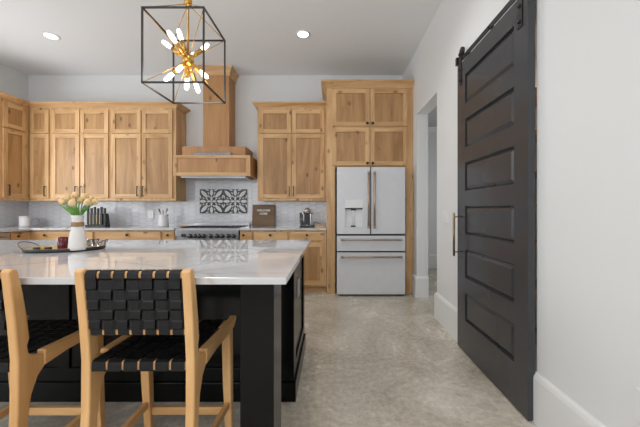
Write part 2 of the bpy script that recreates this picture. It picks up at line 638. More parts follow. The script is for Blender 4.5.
# ------------------------------------------------------------------ tiled splashback
def tiles(mb, x0, x1, z0, z1, to3d):
    a, t, h, g = 0.042, 0.03, 0.036, 0.0018
    px_, row = 4 * a + 2 * t, h
    rnd = random.Random(3)
    r = 0
    z = z0
    while z < z1 + h:
        x = x0 + (px_ / 2 if r % 2 else 0)
        while x < x1 + a + t:
            pts = [(x - a - t, z), (x - a, z - h), (x + a, z - h), (x + a + t, z), (x + a, z + h), (x - a, z + h)]
            # shrink for grout, clamp to the field
            cx = x
            pts = [(cx + (p - cx) * (1 - g / (a + t) * 1.6), z + (q - z) * (1 - g / h)) for p, q in pts]
            pts = [(min(max(p, x0), x1), min(max(q, z0), z1)) for p, q in pts]
            ar = abs(sum(pts[i][0] * pts[(i + 1) % 6][1] - pts[(i + 1) % 6][0] * pts[i][1] for i in range(6))) / 2
            if ar > 2e-4:
                tx, tz = rnd.uniform(-.006, .006), rnd.uniform(-.006, .006)
                cz = z
                vs = [to3d(p, q, 0.004 + (p - cx) * tx + (q - cz) * tz) for p, q in pts]
                # remove duplicate points
                vv = []
                for v in vs:
                    if not vv or (Vector(v) - Vector(vv[-1])).length > 1e-4:
                        vv.append(v)
                if (Vector(vv[0]) - Vector(vv[-1])).length < 1e-4:
                    vv.pop()
                if len(vv) >= 3:
                    mb.add(vv, [list(range(len(vv)))], 1)
            x += px_
        z += row
        r += 1


CT = 0.915
mb = MB().box(XL + 0.006, -0.07, YB - 0.006, YB, CT, 1.36, 0)
mb.box(-2.36, -1.08, YB - 0.006, YB, 1.36, 1.75, 0)
tiles(mb, XL + 0.012, -0.07, CT, 1.35, lambda p, q, d: (p, YB - 0.006 - d, q))
tiles(mb, -2.36, -1.08, 1.351, 1.75, lambda p, q, d: (p, YB - 0.006 - d, q))
struct('wall_back_tiling', mb, ['grout', 'tile'])
mb = MB().box(XL, XL + 0.006, 3.97, YB - 0.012, CT, 1.36, 0)
tiles(mb, 3.97, YB - 0.012, CT, 1.35, lambda p, q, d: (XL + 0.006 + d, p, q))
struct('wall_left_tiling', mb, ['grout', 'tile'])

# patterned accent tiles
def leafpoly(cx, cz, hl, hw, ang, n=10):
    out = []
    for i in range(2 * n):
        t = 2 * PI * i / (2 * n)
        u, v = hl * math.cos(t), hw * math.sin(t) * (1 - 0.35 * abs(math.cos(t)) ** 2)
        out.append((cx + u * math.cos(ang) - v * math.sin(ang), cz + u * math.sin(ang) + v * math.cos(ang)))
    return out


AX0, AX1, AZ0, AZ1 = PX(199.7, 4.8), PX(247.2, 4.8), PZ(213.4, 4.8), PZ(189.2, 4.8)
at = thing('accent_tile_panel', 'charcoal and white flower patterned tile rectangle on wall above the range', 'decorative tile', ((AX0 + AX1) / 2, 4.805, AZ0))
for k in range(2):
    hw = (AX1 - AX0) / 4
    hh = (AZ1 - AZ0) / 2
    cx, cz = AX0 + hw * (1 + 2 * k), AZ0 + hh
    mb = MB().box(cx - hw + 0.001, cx + hw - 0.001, 4.797, 4.807, AZ0, AZ1, 0)
    leaves = []
    for q in range(4):
        a = q * PI / 2
        R = lambda x, z: (x * math.cos(a) - z * math.sin(a), x * math.sin(a) + z * math.cos(a))
        def L(x, z, l, w_, an):
            p = R(x, z)
            leaves.append((p[0], p[1], l, w_, an + a))
        L(.72, 0, .27, .135, 0)
        L(.22, 0, .2, .085, 0)
        L(.60, .60, .40, .145, PI / 4)
        L(.40, .21, .13, .05, 0.9)
        L(.21, .40, .13, .05, PI / 2 - 0.9)
        L(.93, .37, .17, .05, 1.25)
        L(.37, .93, .17, .05, PI / 2 - 1.25)
        L(.66, .26, .12, .04, 0.5)
        L(.26, .66, .12, .04, PI / 2 - 0.5)
    for (lx, lz, l, w_, an) in leaves:
        poly = [(min(max(p, -1), 1), min(max(q, -1), 1)) for p, q in leafpoly(lx, lz, l, w_, an)]
        mb.prism([(cx + p * hw, cz + q * hh) for p, q in poly], 'y', 4.7955, 4.7975, 1)
    mb.build('patterned_tile', ['tile_d', 'tile_w'], at, at.location)


# ------------------------------------------------------------------ cabinets
def shaker(x0, x1, z0, z1, y=-0.02, st=0.058):
    m = MB()
    m.box(x0, x0 + st, y, 0, z0, z1, 0)
    m.box(x1 - st, x1, y, 0, z0, z1, 0)
    m.box(x0 + st, x1 - st, y, 0, z0, z0 + st, 1)
    m.box(x0 + st, x1 - st, y, 0, z1 - st, z1, 1)
    m.box(x0 + st, x1 - st, y + 0.011, -0.001, z0 + st, z1 - st, 2)
    return m


def pull(parent, x, z0, z1, y=-0.02, mt='iron'):
    m = MB()
    m.box(x - .005, x + .005, y - .032, y - .022, z0, z1)
    m.box(x - .005, x + .005, y - .023, y, z0, z0 + .01)
    m.box(x - .005, x + .005, y - .023, y, z1 - .01, z1)
    return m.build('handle', mt, parent)


def knob(parent, x, z, y=-0.02, r=.016):
    m = MB()
    m.lathe([(.006, 0), (.006, .014), (r, .018), (r, .026), (r * .7, .031), (0, .032)], (x, y, z), 16, 0, Matrix.Rotation(PI / 2, 3, 'X'))
    return m.build('knob', 'iron', parent)


def cabinet(name, label, cat, loc, rot, W, D, H, fronts, z0=0.0, toe=False, group=None, carc='alder_v'):
    root = thing(name, label, cat, loc, rot, group)
    b = MB().box(0.0005, W - 0.0005, 0, D, z0, H)
    b.build('carcass', carc, root)
    if toe:
        MB().box(0.001, W - 0.001, 0.07, D, 0, z0 - 0.0).build('toe_kick', 'alder_h', root)
    for f in fronts:
        kind, x0, x1, c0, c1 = f[:5]
        if kind == 'door':
            o = shaker(x0, x1, c0, c1).build('door', WD, root, bevel=0.0015)
        else:
            o = MB().box(x0, x1, -0.02, 0, c0, c1, 0).build('drawer', 'alder_h', root, bevel=0.002)
        if len(f) > 5 and f[5]:
            h = f[5]
            if h[0] == 'pull':
                pull(o, h[1], h[2], h[3])
            else:
                knob(o, h[1], h[2])
    return root


YU = 4.50         # upper cabinet face
UZ0, UZ1 = 1.307, 2.70
def ux(px): return PX(px, YU - 0.02)
SM = (2.318, 2.665)
BG = (1.345, 2.302)
HZ = (1.372, 1.522)


def upper(name, label, x0, x1, doors, group):
    fr = []
    for (a, b, hx) in doors:
        a, b = ux(a) - x0, ux(b) - x0
        fr.append(('door', a, b, SM[0] - UZ0, SM[1] - UZ0))
        fr.append(('door', a, b, BG[0] - UZ0, BG[1] - UZ0, ('pull', ux(hx) - x0, HZ[0] - UZ0, HZ[1] - UZ0)))
    return cabinet(name, label, 'cabinet', (x0, YU, UZ0), 0, x1 - x0, YB - YU - 0.002, UZ1 - UZ0, fr, group=group)


XUL = -4.523
GU = 'knotty alder wall cabinets'
upper('wall_cabinet', 'narrow single-column knotty wood wall cabinet in the back left corner', XUL, ux(50), [(29.6, 48.4, 45.6)], GU)
upper('wall_cabinet', 'double-door knotty wood wall cabinet behind the tulips, left of another pair', ux(50), ux(109.5), [(51.5, 79.1, 76.3), (80.3, 108, 81.3)], GU)
upper('wall_cabinet', 'double-door knotty wood wall cabinet directly left of the range hood', ux(109.5), ux(175.3), [(111.2, 140.6, 137.9), (141.8, 172.2, 143.3)], GU)
upper('wall_cabinet', 'double-door knotty wood wall cabinet between range hood and refrigerator', ux(257.2), -0.072, [(259.6, 291, 289.4), (292, 324.3, 293.7)], GU)
# left wall uppers (turned to face right)
fr = [('door', 0.07, 0.385, SM[0] - UZ0, SM[1] - UZ0), ('door', 0.07, 0.385, BG[0] - UZ0, BG[1] - UZ0, ('pull', 0.125, HZ[0] - UZ0, HZ[1] - UZ0))]
cabinet('wall_cabinet', 'knotty wood wall cabinet on the left wall, one column of doors seen at an angle', 'cabinet', (XUL, 4.05, UZ0), PI / 2, 0.445, XUL - XL - .002, UZ1 - UZ0, fr, group=GU)
cf = MB().box(XL, XUL, YU + 0.0, YB, UZ0, UZ1)
tag(cf.build('corner_filler_panel', 'alder_v', org=(XL, YU, UZ0)), 'plain wood filler where left and back wall cabinets meet', 'cabinet filler')

CZ0, CZ1 = 2.70, 2.768


def crownprof(z0, z1, p):
    h = z1 - z0
    return [(0, z0), (.008, z0), (.010, z0 + h * .15), (p * .45, z0 + h * .45), (p * .85, z0 + h * .72), (p, z0 + h * .78), (p, z1), (0, z1)]


def crown(label, path, z0, z1, p, mt='alder_h', name='crown_molding'):
    o = MB().sweep(path, crownprof(z0, z1, p)).build(name, mt, org=(path[0][0], path[0][1], z0))
    return tag(o, label, 'crown molding', 'wood crown moldings')


crown('wood crown molding running over the left and back-left wall cabinets', [(XL + .002, 4.048), (XUL, 4.048), (XUL, YU), (ux(175.3), YU), (ux(175.3), YB)], CZ0, CZ1, .07)
crown('wood crown molding over the wall cabinet between hood and refrigerator', [(ux(257.2), YB), (ux(257.2), YU), (-.072, YU)][0:3], CZ0, CZ1, .07)


# range hood: chimney, step, box
hy = 4.53
hd = thing('range_hood', 'stepped knotty wood range hood with chimney above the cooktop', 'range hood', (-1.72, YB, 1.62))
HO = hd.location
cx0, cx1 = PX(203, hy), PX(229.2, hy)
MB().box(cx0, cx1, hy, YB, 2.10, ZC - .1).build('chimney', 'hoodwood', hd, HO, bevel=.002)
MB().sweep([(cx0, YB), (cx0, hy), (cx1, hy), (cx1, YB)], crownprof(ZC - .135, ZC - .002, .055)).build('crown', 'alder_h', hd, HO)
MB().box(PX(182.2, 4.4), PX(245.2, 4.4), 4.4, YB, 1.93, 2.10).build('step_box', 'hoodwood', hd, HO, bevel=.002)
lx0, lx1 = -2.275, PX(250.2, 4.3)
MB().box(lx0, lx1, 4.312, 4.499, 1.665, 1.945, 0).box(-2.26, lx1, 4.499, YB, 1.665, 1.945, 0).build('canopy_box', 'hoodwood', hd, HO)
fp = MB()
s = .055
z0, z1 = 1.657, 1.956
fp.box(lx0, lx0 + s, 4.30, 4.312, z0, z1, 0).box(lx1 - s, lx1, 4.30, 4.312, z0, z1, 0)
fp.box(lx0 + s, lx1 - s, 4.30, 4.312, z0, z0 + s * .9, 1).box(lx0 + s, lx1 - s, 4.30, 4.312, z1 - s * .75, z1, 1)
fp.build('front_frame', ['alder_v', 'alder_h'], hd, HO, bevel=.0015)
MB().box(-2.19, -1.25, 4.36, 4.76, 1.64, 1.668).build('filter_panel', 'steel', hd, HO)
MB().box(PX(194, 4.34), PX(231, 4.34), 4.33, 4.36, 1.945, PZ(152.8, 4.34)).build('vent_strip', 'hood_metal', hd, HO)

# tall refrigerator surround
yt = 4.20
tc = thing('refrigerator_surround_cabinet', 'tall knotty wood cabinet surrounding the refrigerator with four doors above', 'cabinet', (-.068, yt, 0))
TO = tc.location
x0, x1 = -.068, XR - .003
MB().box(x0, .052, yt, YB - .004, 0, 2.875).build('side_panel', 'alder_v', tc, TO, bevel=.002)
MB().box(1.035, x1, yt, YB - .004, 0, 2.875).build('side_panel', 'alder_v', tc, TO, bevel=.002)
MB().box(.052, 1.035, yt + .001, YB - .004, 1.775, 2.875).build('carcass', 'alder_h', tc, TO)
for (a, b, kx) in ((332.4, 369.6, 367.2), (370.5, 407.4, 372.6)):
    a, b, kx = PX(a, yt - .02), PX(b, yt - .02), PX(kx, yt - .02)
    for (c0, c1, kz) in ((2.342, 2.855, 2.375), (1.79, 2.318, 1.82)):
        d = MB()
        src = shaker(a - x0, b - x0, c0, c1)
        d.v, d.f, d.m, d.sm = src.v, src.f, src.m, src.sm
        o = d.build('door', WD, tc, bevel=.0015)
        knob(o, kx - x0, kz, r=.019)
MB().sweep([(x0, YB - .004), (x0, yt), (x1, yt)], crownprof(2.875, 2.962, .075)).build('crown', 'alder_h', tc, TO)

# base cabinets
yb = 4.20


def bx(px): return PX(px, yb - .02)
GB = 'knotty alder base cabinets'
BZ = .10


def drawers(x0, spans, zt=(.745, .865), door=True):
    fr = []
    for (a, b, k) in spans:
        a, b, k = bx(a) - x0, bx(b) - x0, (bx(k) - x0 if k else None)
        fr.append(('drawer', a, b, zt[0], zt[1], ('knob', k, .82) if k else None))
    return fr


def basecab(label, p0, p1, spans, doorspans):
    x0, x1 = (bx(p0) if p0 else -4.215), (bx(p1) if p1 else -.072)
    fr = drawers(x0, spans)
    for (a, b) in doorspans:
        fr.append(('door', bx(a) - x0, bx(b) - x0, .125, .71, None))
    return cabinet('base_cabinet', label, 'cabinet', (x0, yb, 0), 0, x1 - x0, YB - yb, .885, fr, BZ, True, GB)


basecab('corner base cabinet with wide wooden drawer behind the red candle', None, 94.5, [(30.5, 92.5, 45.5)], [(30.5, 61), (62, 92.5)])
basecab('base cabinet with long wooden drawer under the utensil pitcher', 94.5, 162, [(95.8, 160.6, 127.5)], [(95.8, 127.8), (128.6, 160.6)])
basecab('narrow base cabinet touching the left side of the steel range', 162, 174.7, [(163, 173.9, 168.2)], [(163, 173.9)])
basecab('narrow base cabinet touching the right side of the steel range', 239.4, 253, [(240.5, 252, 243.8)], [(240.5, 252)])
basecab('base cabinet with wooden drawer below the dark wooden sign', 253, 288.6, [(254, 287.6, 270.5)], [(254, 287.6)])
basecab('base cabinet with drawer and panelled door below the coffee machine', 288.6, None, [(289.6, 324.2, 307)], [(289.6, 324.2)])
# left wall base units
XBF = -4.20
cabinet('base_cabinet', 'base cabinet on the left wall between dishwasher and corner', 'cabinet', (XBF, 3.90, 0), PI / 2, .28, XBF - XL - .004, .885,
        [('drawer', .01, .27, .745, .865, ('knob', .09, .82)), ('door', .01, .27, .125, .71, None)], BZ, True, GB)
cabinet('base_cabinet', 'sink base cabinet on the left wall nearer than the dishwasher', 'cabinet', (XBF, 2.1, 0), PI / 2, 1.18, XBF - XL - .004, .885,
        [('door', .02, .585, .125, .865, None), ('door', .595, 1.16, .125, .865, None)], BZ, True, GB)
tag(MB().box(XL + .004, -4.2155, 4.181, YB - .004, .0, .885).build('corner_filler_panel', 'alder_v', org=(XL, 4.18, 0)), 'wood corner block under the counter at the back left corner', 'cabinet filler')
dw = thing('dishwasher', 'stainless steel dishwasher under the left counter, partly cut off', 'dishwasher', (XBF, 3.59, 0))
MB().box(XL + .05, XBF, 3.285, 3.895, .1, .88).build('body', 'grey_dark', dw, dw.location)
MB().box(XBF, XBF + .025, 3.285, 3.895, .11, .875).build('front_panel', 'steel', dw, dw.location, bevel=.003)
MB().tube([(XBF + .06, 3.33, .83), (XBF + .06, 3.85, .83)], .009).box(XBF + .02, XBF + .06, 3.35, 3.36, .825, .835).box(XBF + .02, XBF + .06, 3.82, 3.83, .825, .835).build('handle', 'steel', dw, dw.location)
MB().box(XL + .05, XBF - .07, 3.285, 3.895, 0, .1).build('plinth', 'grey_dark', dw, dw.location)

# worktops
yc = 4.165
wl = MB().prism([(XL + .012, YB - .012), (XL + .012, 2.05), (-4.168, 2.05), (-4.168, yc), (-2.188, yc), (-2.188, YB - .012)], 'z', .887, CT)
tag(wl.build('worktop', 'quartz', org=(-4.2, 4.5, .887), bevel=.002), 'white quartz L-shaped worktop left of the range', 'worktop', 'white quartz worktops')
tag(MB().box(-1.292, -.072, yc, YB - .012, .887, CT).build('worktop', 'quartz', org=(-.7, 4.5, .887), bevel=.002), 'white quartz worktop between range and refrigerator', 'worktop', 'white quartz worktops')

# ------------------------------------------------------------------ range
rg = thing('cooking_range', 'stainless steel cooking range with a row of dark knobs', 'range', (-1.74, 4.5, 0))
RO = rg.location
ra, rb = -2.183, -1.297
MB().box(ra, rb, 4.23, 4.795, .10, .895).build('body', 'steel', rg, RO, bevel=.003)
m = MB()
m.prism([(4.185, .80), (4.185, .885), (4.20, .912), (4.235, .915), (4.235, .80)], 'x', ra, rb)
m.build('control_panel', 'steel', rg, RO)
MB().box(ra, rb, 4.235, 4.795, .895, .915).build('cooktop', 'steel', rg, RO)
MB().box(-2.18, -1.30, 4.75, 4.795, .915, .962).build('backguard', 'steel', rg, RO, bevel=.004)
for gx in (-2.165, -1.875, -1.585):
    g = MB()
    for i in range(5):
        g.box(gx + .01 + i * .06, gx + .02 + i * .06, 4.27, 4.72, .916, .922)
    for yy in (4.27, 4.49, 4.71):
        g.box(gx + .01, gx + .26, yy, yy + .01, .916, .922)
    g.build('grate', 'iron', rg, RO)
for kx in (189.5, 194.3, 198.5, 203, 209.7, 216.5, 221.3, 227.7, 232.7):
    X = PX(kx, 4.16)
    k = MB().lathe([(.031, 0), (.031, .006), (.024, .01), (.021, .032), (.018, .036), (0, .037)], (X, 4.185, PZ(236, 4.17)), 18, 0, Matrix.Rotation(PI / 2, 3, 'X'))
    k.build('control_knob', 'steel_dk', rg, RO)
MB().box(PX(181, 4.18), PX(185.8, 4.18), 4.183, 4.186, PZ(237.2, 4.18), PZ(234, 4.18)).build('display', 'grey_dark', rg, RO)
od = MB().box(ra + .005, rb - .005, 4.195, 4.23, .2, .79).build('oven_door', 'steel', rg, RO, bevel=.004)
MB().tube([(ra + .08, 4.14, .735), (rb - .08, 4.14, .735)], .012).box(ra + .10, ra + .115, 4.14, 4.196, .73, .74).box(rb - .115, rb - .10, 4.14, 4.196, .73, .74).build('handle', 'steel', od, RO)
MB().box(ra + .2, rb - .2, 4.193, 4.197, .34, .62).build('oven_window', 'grey_dark', od, RO)
for (a, b) in ((ra + .05, 4.28), (rb - .05, 4.28), (ra + .05, 4.74), (rb - .05, 4.74)):
    MB().lathe([(.02, 0), (.02, .10)], (a, b, 0), 12).build('foot', 'steel_dk', rg, RO)
# wooden spoon rest on the left rear corner of the range
sp = MB().lathe([(0, 0), (.035, .0), (.05, .012), (.052, .02), (.046, .018), (.03, .008), (0, .006)], (0, 0, 0), 20, 0, Matrix.Diagonal((1.0, .8, 1.0)))
sp.box(-.10, -.045, -.012, .012, .008, .018)
so = sp.build('spoon_rest', 'board', org=(0, 0, 0))
so.location = (PX(184.5, 4.3), 4.3, .9225)
M['spoon'] = mat('olive_wood', (150, 112, 62), .4, noise=.15, nscale=30)
so.data.materials[0] = M['spoon']
tag(so, 'small golden brown wooden spoon rest on left edge of the range', 'spoon rest')

# ------------------------------------------------------------------ refrigerator
yf = 4.05
fx0, fx1 = PX(336.9, yf), PX(405.3, yf)
rf = thing('refrigerator', 'matte white french-door refrigerator with bronze bar handles', 'refrigerator', ((fx0 + fx1) / 2, 4.4, 0))
FO = rf.location
MB().box(fx0 + .005, fx1 - .005, yf + .055, 4.78, .03, 1.745).build('body', 'grey_dark', rf, FO, bevel=.004)
zt, zb = 1.75, .846
xs0, xs1 = PX(369.9, yf), PX(371.4, yf)
dx0, dx1, dz0, dz1 = PX(345, yf), PX(362.6, yf), PZ(227.2, yf), PZ(199.4, yf)
d = MB().box(fx0, dx0, yf, yf + .05, zb, zt).box(dx1, xs0, yf, yf + .05, zb, zt).box(dx0, dx1, yf, yf + .05, zb, dz0).box(dx0, dx1, yf, yf + .05, dz1, zt)
dl = d.build('door', 'fridge', rf, FO)
dzm = PZ(208.2, yf)
q = MB()
q.box(dx0, dx1, yf + .003, yf + .05, dzm, dz1)             # touch panel
q.box(dx0, dx1, yf + .044, yf + .05, dz0, dzm)             # recess back
q.build('dispenser', 'plastic', dl, FO)
MB().box(dx0 + .003, dx1 - .003, yf - .006, yf + .044, dzm - .012, dzm + .004).box(PX(351, yf), PX(356, yf), yf + .012, yf + .03, dzm - .03, dzm - .012).build('dispenser_spout', 'grey_dark', dl, FO)
MB().box(PX(351, yf), PX(355.6, yf), yf + .0, yf + .043, dz0 + .004, dz0 + .022).build('drip_grille', 'grey_dark', dl, FO)
MB().box(PX(351.7, yf), PX(355, yf), yf + .034, yf + .042, dz0 + .022, dzm - .03).build('dispenser_paddle', 'steel', dl, FO)
dr = MB().box(xs1, fx1, yf, yf + .05, zb, zt).build('door', 'fridge', rf, FO, bevel=.004)
MB().box(xs0, xs1, yf + .02, yf + .055, zb, zt).build('centre_strip', 'steel_dk', rf, FO)


def rod(parent, a, b, ax, y):
    m = MB()
    m.tube([a, b], .0135, 14)
    A, B = Vector(a), Vector(b)
    dd = (B - A).normalized()
    for (p, sg) in ((A, 1), (B, -1)):
        m.tube([p - dd * sg * .004, p + dd * sg * .03], .0165, 14)
        c = p + dd * sg * .018
        m.tube([c, (c.x, y, c.z)], .009, 10)
    return m.build('handle', 'bronze', parent, FO)


hyy = yf - .055
rod(dl, (PX(368.7, hyy), hyy, PZ(228, hyy)), (PX(368.7, hyy), hyy, PZ(171.5, hyy)), 'z', yf)
rod(dr, (PX(374.6, hyy), hyy, PZ(228, hyy)), (PX(374.6, hyy), hyy, PZ(171.5, hyy)), 'z', yf)
d1 = MB().box(fx0, fx1, yf, yf + .05, .616, .820).build('drawer', 'fridge', rf, FO, bevel=.004)
d2 = MB().box(fx0, fx1, yf, yf + .05, .03, .593).build('drawer', 'fridge', rf, FO, bevel=.004)
rod(d1, (PX(341, hyy), hyy, PZ(239.8, hyy)), (PX(402, hyy), hyy, PZ(239.8, hyy)), 'x', yf)
rod(d2, (PX(341, hyy), hyy, PZ(257.2, hyy)), (PX(402, hyy), hyy, PZ(257.2, hyy)), 'x', yf)
MB().box(fx0 + .02, fx1 - .02, yf + .07, 4.7, .0, .03).build('plinth', 'grey_dark', rf, FO)

# ------------------------------------------------------------------ island
isl = thing('kitchen_island', 'black panelled kitchen island under the white veined worktop', 'kitchen island', (-1.7, 1.9, 0))
IO = isl.location
ix0, ix1, iy0, iy1 = -3.05, -.232, 1.857, 2.58
MB().box(ix0, ix1 - .012, iy0 + .012, iy1, 0, .886).build('carcass', 'black', isl, IO)
bp = MB()
st = [-3.05, -2.33, -1.68, -1.03, -.38]
bp.box(ix0, ix1, iy0, iy0 + .012, .10, .20)
bp.box(ix0, ix1, iy0, iy0 + .012, .80, .886)
for i, xx in enumerate([-3.0, -2.31, -1.66, -1.01, -.30]):
    bp.box(xx - .035 - (0.0 if i < 4 else .0), xx + .035 + (.033 if i == 4 else 0), iy0, iy0 + .012, .20, .80)
bp.build('back_panel', 'black', isl, IO, bevel=.002)
MB().box(ix0, ix1 + .012, iy0 - .014, iy0 - .0005, 0, .118).build('baseboard', 'black', isl, IO, bevel=.003)
sd = MB()
sd.box(ix1 - .012, ix1, iy0 + .012, iy0 + .09, 0, .886).box(ix1 - .012, ix1, iy1 - .08, iy1, 0, .886)
sd.box(ix1 - .012, ix1, iy0 + .09, iy1 - .08, .80, .886).box(ix1 - .012, ix1, iy0 + .09, iy1 - .08, 0, .20)
sd.build('end_panel', 'black', isl, IO, bevel=.002)
MB().box(ix1, ix1 + .012, iy0 + .0, iy1, 0, .118).build('baseboard', 'black', isl, IO, bevel=.003)
for xx in (-.3107, -2.95):
    MB().box(xx - .0703, xx + .0703, 1.25, 1.434, 0, .886).build('leg', 'black', isl, IO, bevel=.002)
ol = MB().box(ix1 - .012, ix1 - .004, 2.12, 2.235, .555, .685).build('outlet_plate', 'steel', isl, IO, bevel=.002)
ol['label'] = 'grey metal outlet plate'
tag(MB().box(-3.2, -.18, 1.192, 2.62, .887, CT).build('island_worktop', 'quartz', org=(-1.7, 1.9, .887), bevel=.003),
    'large white veined quartz island worktop carrying the tray and vase', 'worktop')


# ------------------------------------------------------------------ stools
def make_stool():
    root = thing('counter_stool', '', 'stool')
    # local frame: x across (centre 0), y from rear post (0 = camera-side face at y 0.0) forward, z up
    W = .221
    T = .036
    post = [(.004, 0), (.052, 0), (.068, .2), (.078, .36), (.090, .44), (.115, .50), (.155, .538), (.155, .575), (.095, .60),
            (.078, .612), (.073, .645), (.082, .672), (.072, .76), (.056, .86), (.038, .945), (.030, .958), (.012, .960), (.002, .952), (.008, .90), (.024, .75), (.036, .60), (.034, .40), (.022, .2)]
    for s in (-1, 1):
        xo, xi = s * W, s * (W - T)
        MB().prism(post, 'x', min(xo, xi), max(xo, xi)).build('leg', 'ash_z', root, bevel=.006)
        # side seat rail, slightly flared towards the front
        n = 8
        top = [(.14, .598), (.25, .597), (.38, .598), (.47, .605), (.502, .612)]
        bot = [(.498, .59), (.466, .560), (.38, .553), (.25, .548), (.14, .532)]
        poly = top + bot
        vs = []
        for (y, z) in poly:
            xx = W + .015 * (y / .48)
            vs.append((s * (xx - T), y, z))
        for (y, z) in poly:
            xx = W + .015 * (y / .48)
            vs.append((s * xx, y, z))
        k = len(poly)
        fs = [list(range(k)), list(range(k, 2 * k))[::-1]] + [(i, k + i, k + (i + 1) % k, (i + 1) % k) for i in range(k)]
        MB().add(vs, fs).build('seat_rail', 'ash_y', root, bevel=.005)
        # front leg, raked forward
        xf = s * (W + .012 - .022)
        m = MB()
        vs = []
        for (y0_, y1_, z, hw) in ((.405, .455, .565, .022), (.420, .462, .30, .0215), (.445, .478, 0, .018)):
            vs += [(xf - hw, y0_, z), (xf + hw, y0_, z), (xf + hw, y1_, z), (xf - hw, y1_, z)]
        fs = [(0, 1, 2, 3), (11, 10, 9, 8)]
        for i in range(2):
            for j in range(4):
                fs.append((i * 4 + j, i * 4 + (j + 1) % 4, (i + 1) * 4 + (j + 1) % 4, (i + 1) * 4 + j))
        m.add(vs, fs).build('leg', 'ash_z', root, bevel=.005)
        MB().bar((s * (W - .02), .04, .168), (xf, .455, .168), .022, .034).build('stretcher', 'ash_y', root, bevel=.004)
    MB().bar((-(W - .01), .462, .124), (W - .01, .462, .124), .024, .040).build('stretcher', 'ash_x', root, bevel=.004)
    # backrest: rails + woven straps
    iw = W - T
    ztop, zbot = .945, .705
    yo = lambda z: .020 + (.96 - z) * .115        # back plane leans
    zc = ztop - .008
    bk = MB().bar((-iw - .004, yo(zc), zc), (iw + .004, yo(zc), zc), .024, .026).build('backrest', 'ash_x', root, bevel=.005)
    zc = zbot + .006
    MB().bar((-iw - .004, yo(zc), zc), (iw + .004, yo(zc), zc), .024, .026).build('lower_rail', 'ash_x', bk, bevel=.005)
    nv, nh = 7, 5
    pitch = 2 * iw / nv
    rows = [ztop - .045 - i * .0395 for i in range(nh)]
    for i in range(nv):
        x = -iw + pitch * (i + .5)
        pts = []
        for zz in (ztop - .02, ztop - .002):
            pts.append((x, yo(zz) - .0165, zz))
        pts = [(x, yo(zbot) + .016, zbot + .02), (x, yo(zbot) + .016, zbot - .002), (x, yo(zbot), zbot - .0105), (x, yo(zbot) - .016, zbot - .002), (x, yo(zbot) - .0165, zbot + .018)]
        for j in reversed(range(nh)):
            over = (i + j) % 2 == 0
            o = -.0195 if over else -.0125
            zz = rows[j]
            pts += [(x, yo(zz) + o, zz - .013), (x, yo(zz) + o, zz + .013)]
        zz = ztop
        pts += [(x, yo(zz) - .0165, zz - .018), (x, yo(zz) - .016, zz - .002), (x, yo(zz) - .008, zz + .0085), (x, yo(zz) + .008, zz + .0085), (x, yo(zz) + .016, zz - .002), (x, yo(zz) + .016, zz - .02),
                (x, yo(.82) + .012, .82), (x, yo(zbot) + .014, zbot + .022)]
        MB().ribbon(pts, (1, 0, 0), .0415, .003).build('strap', 'leather', bk)
    for j, zz in enumerate(rows):
        pts = []
        pts.append((-iw - .003, yo(zz) - .010, zz))
        for i in range(nv):
            x = -iw + pitch * (i + .5)
            over = (i + j) % 2 == 1
            o = -.0200 if over else -.0120
            pts += [(x - .0165, yo(zz) + o, zz), (x + .0165, yo(zz) + o, zz)]
        pts.append((iw + .003, yo(zz) - .010, zz))
        MB().ribbon(pts, (0, 0, 1), .0375, .003).build('strap', 'leather', bk)
    # seat: cross rails + woven straps
    st_ = MB().bar((-iw - .004, .058, .575), (iw + .004, .058, .575), .028, .034).build('seat', 'ash_x', root, bevel=.004)
    MB().bar((-iw - .012, .464, .577), (iw + .012, .464, .577), .028, .034).build('front_rail', 'ash_x', st_, bevel=.004)
    nv, nh = 6, 8
    pitch = 2 * iw / nv
    ys = [.096 + i * .0475 for i in range(nh)]
    sag = lambda y, x: -.010 * math.sin(PI * min(1, max(0, (y - .02) / .43))) * (1 - (x / iw) ** 2 * .7)
    zs = .5955
    for i in range(nv):
        x = -iw + pitch * (i + .5)
        pts = [(x, .076, .556), (x, .058, .5548), (x, .0395, .558), (x, .0390, .575), (x, .0405, .592), (x, .052, .597)]
        for j in range(nh):
            o = .0035 if (i + j) % 2 == 0 else -.0035
            for dy in (-.017, .017):
                pts.append((x, ys[j] + dy, zs + o + sag(ys[j], x)))
        pts += [(x, .470, zs + .003), (x, .484, .592), (x, .484, .562), (x, .469, .556)]
        MB().ribbon(pts, (1, 0, 0), .0520, .003).build('strap', 'leather', st_)
    for j in range(nh):
        pts = [(-iw + .001, ys[j], zs - .002)]
        for i in range(nv):
            x = -iw + pitch * (i + .5)
            o = .0035 if (i + j) % 2 == 1 else -.0035
            for dx in (-.022, .022):
                pts.append((x + dx, ys[j], zs + o + sag(ys[j], x)))
        pts.append((iw - .001, ys[j], zs - .002))
        MB().ribbon(pts, (0, 1, 0), .0445, .003).build('strap', 'leather', st_)
    return root


GS = 'woven counter stools at the island'
s1 = make_stool()
s1.location = (-.752, 1.127, 0)
tag(s1, 'light wood counter stool with black woven straps, fully in view beside the island leg', 'stool', GS)
s2 = copy_tree(s1)
s2.location = (-1.430, 1.122, 0)
tag(s2, 'light wood counter stool with black woven straps, cut off by the left edge', 'stool', GS)

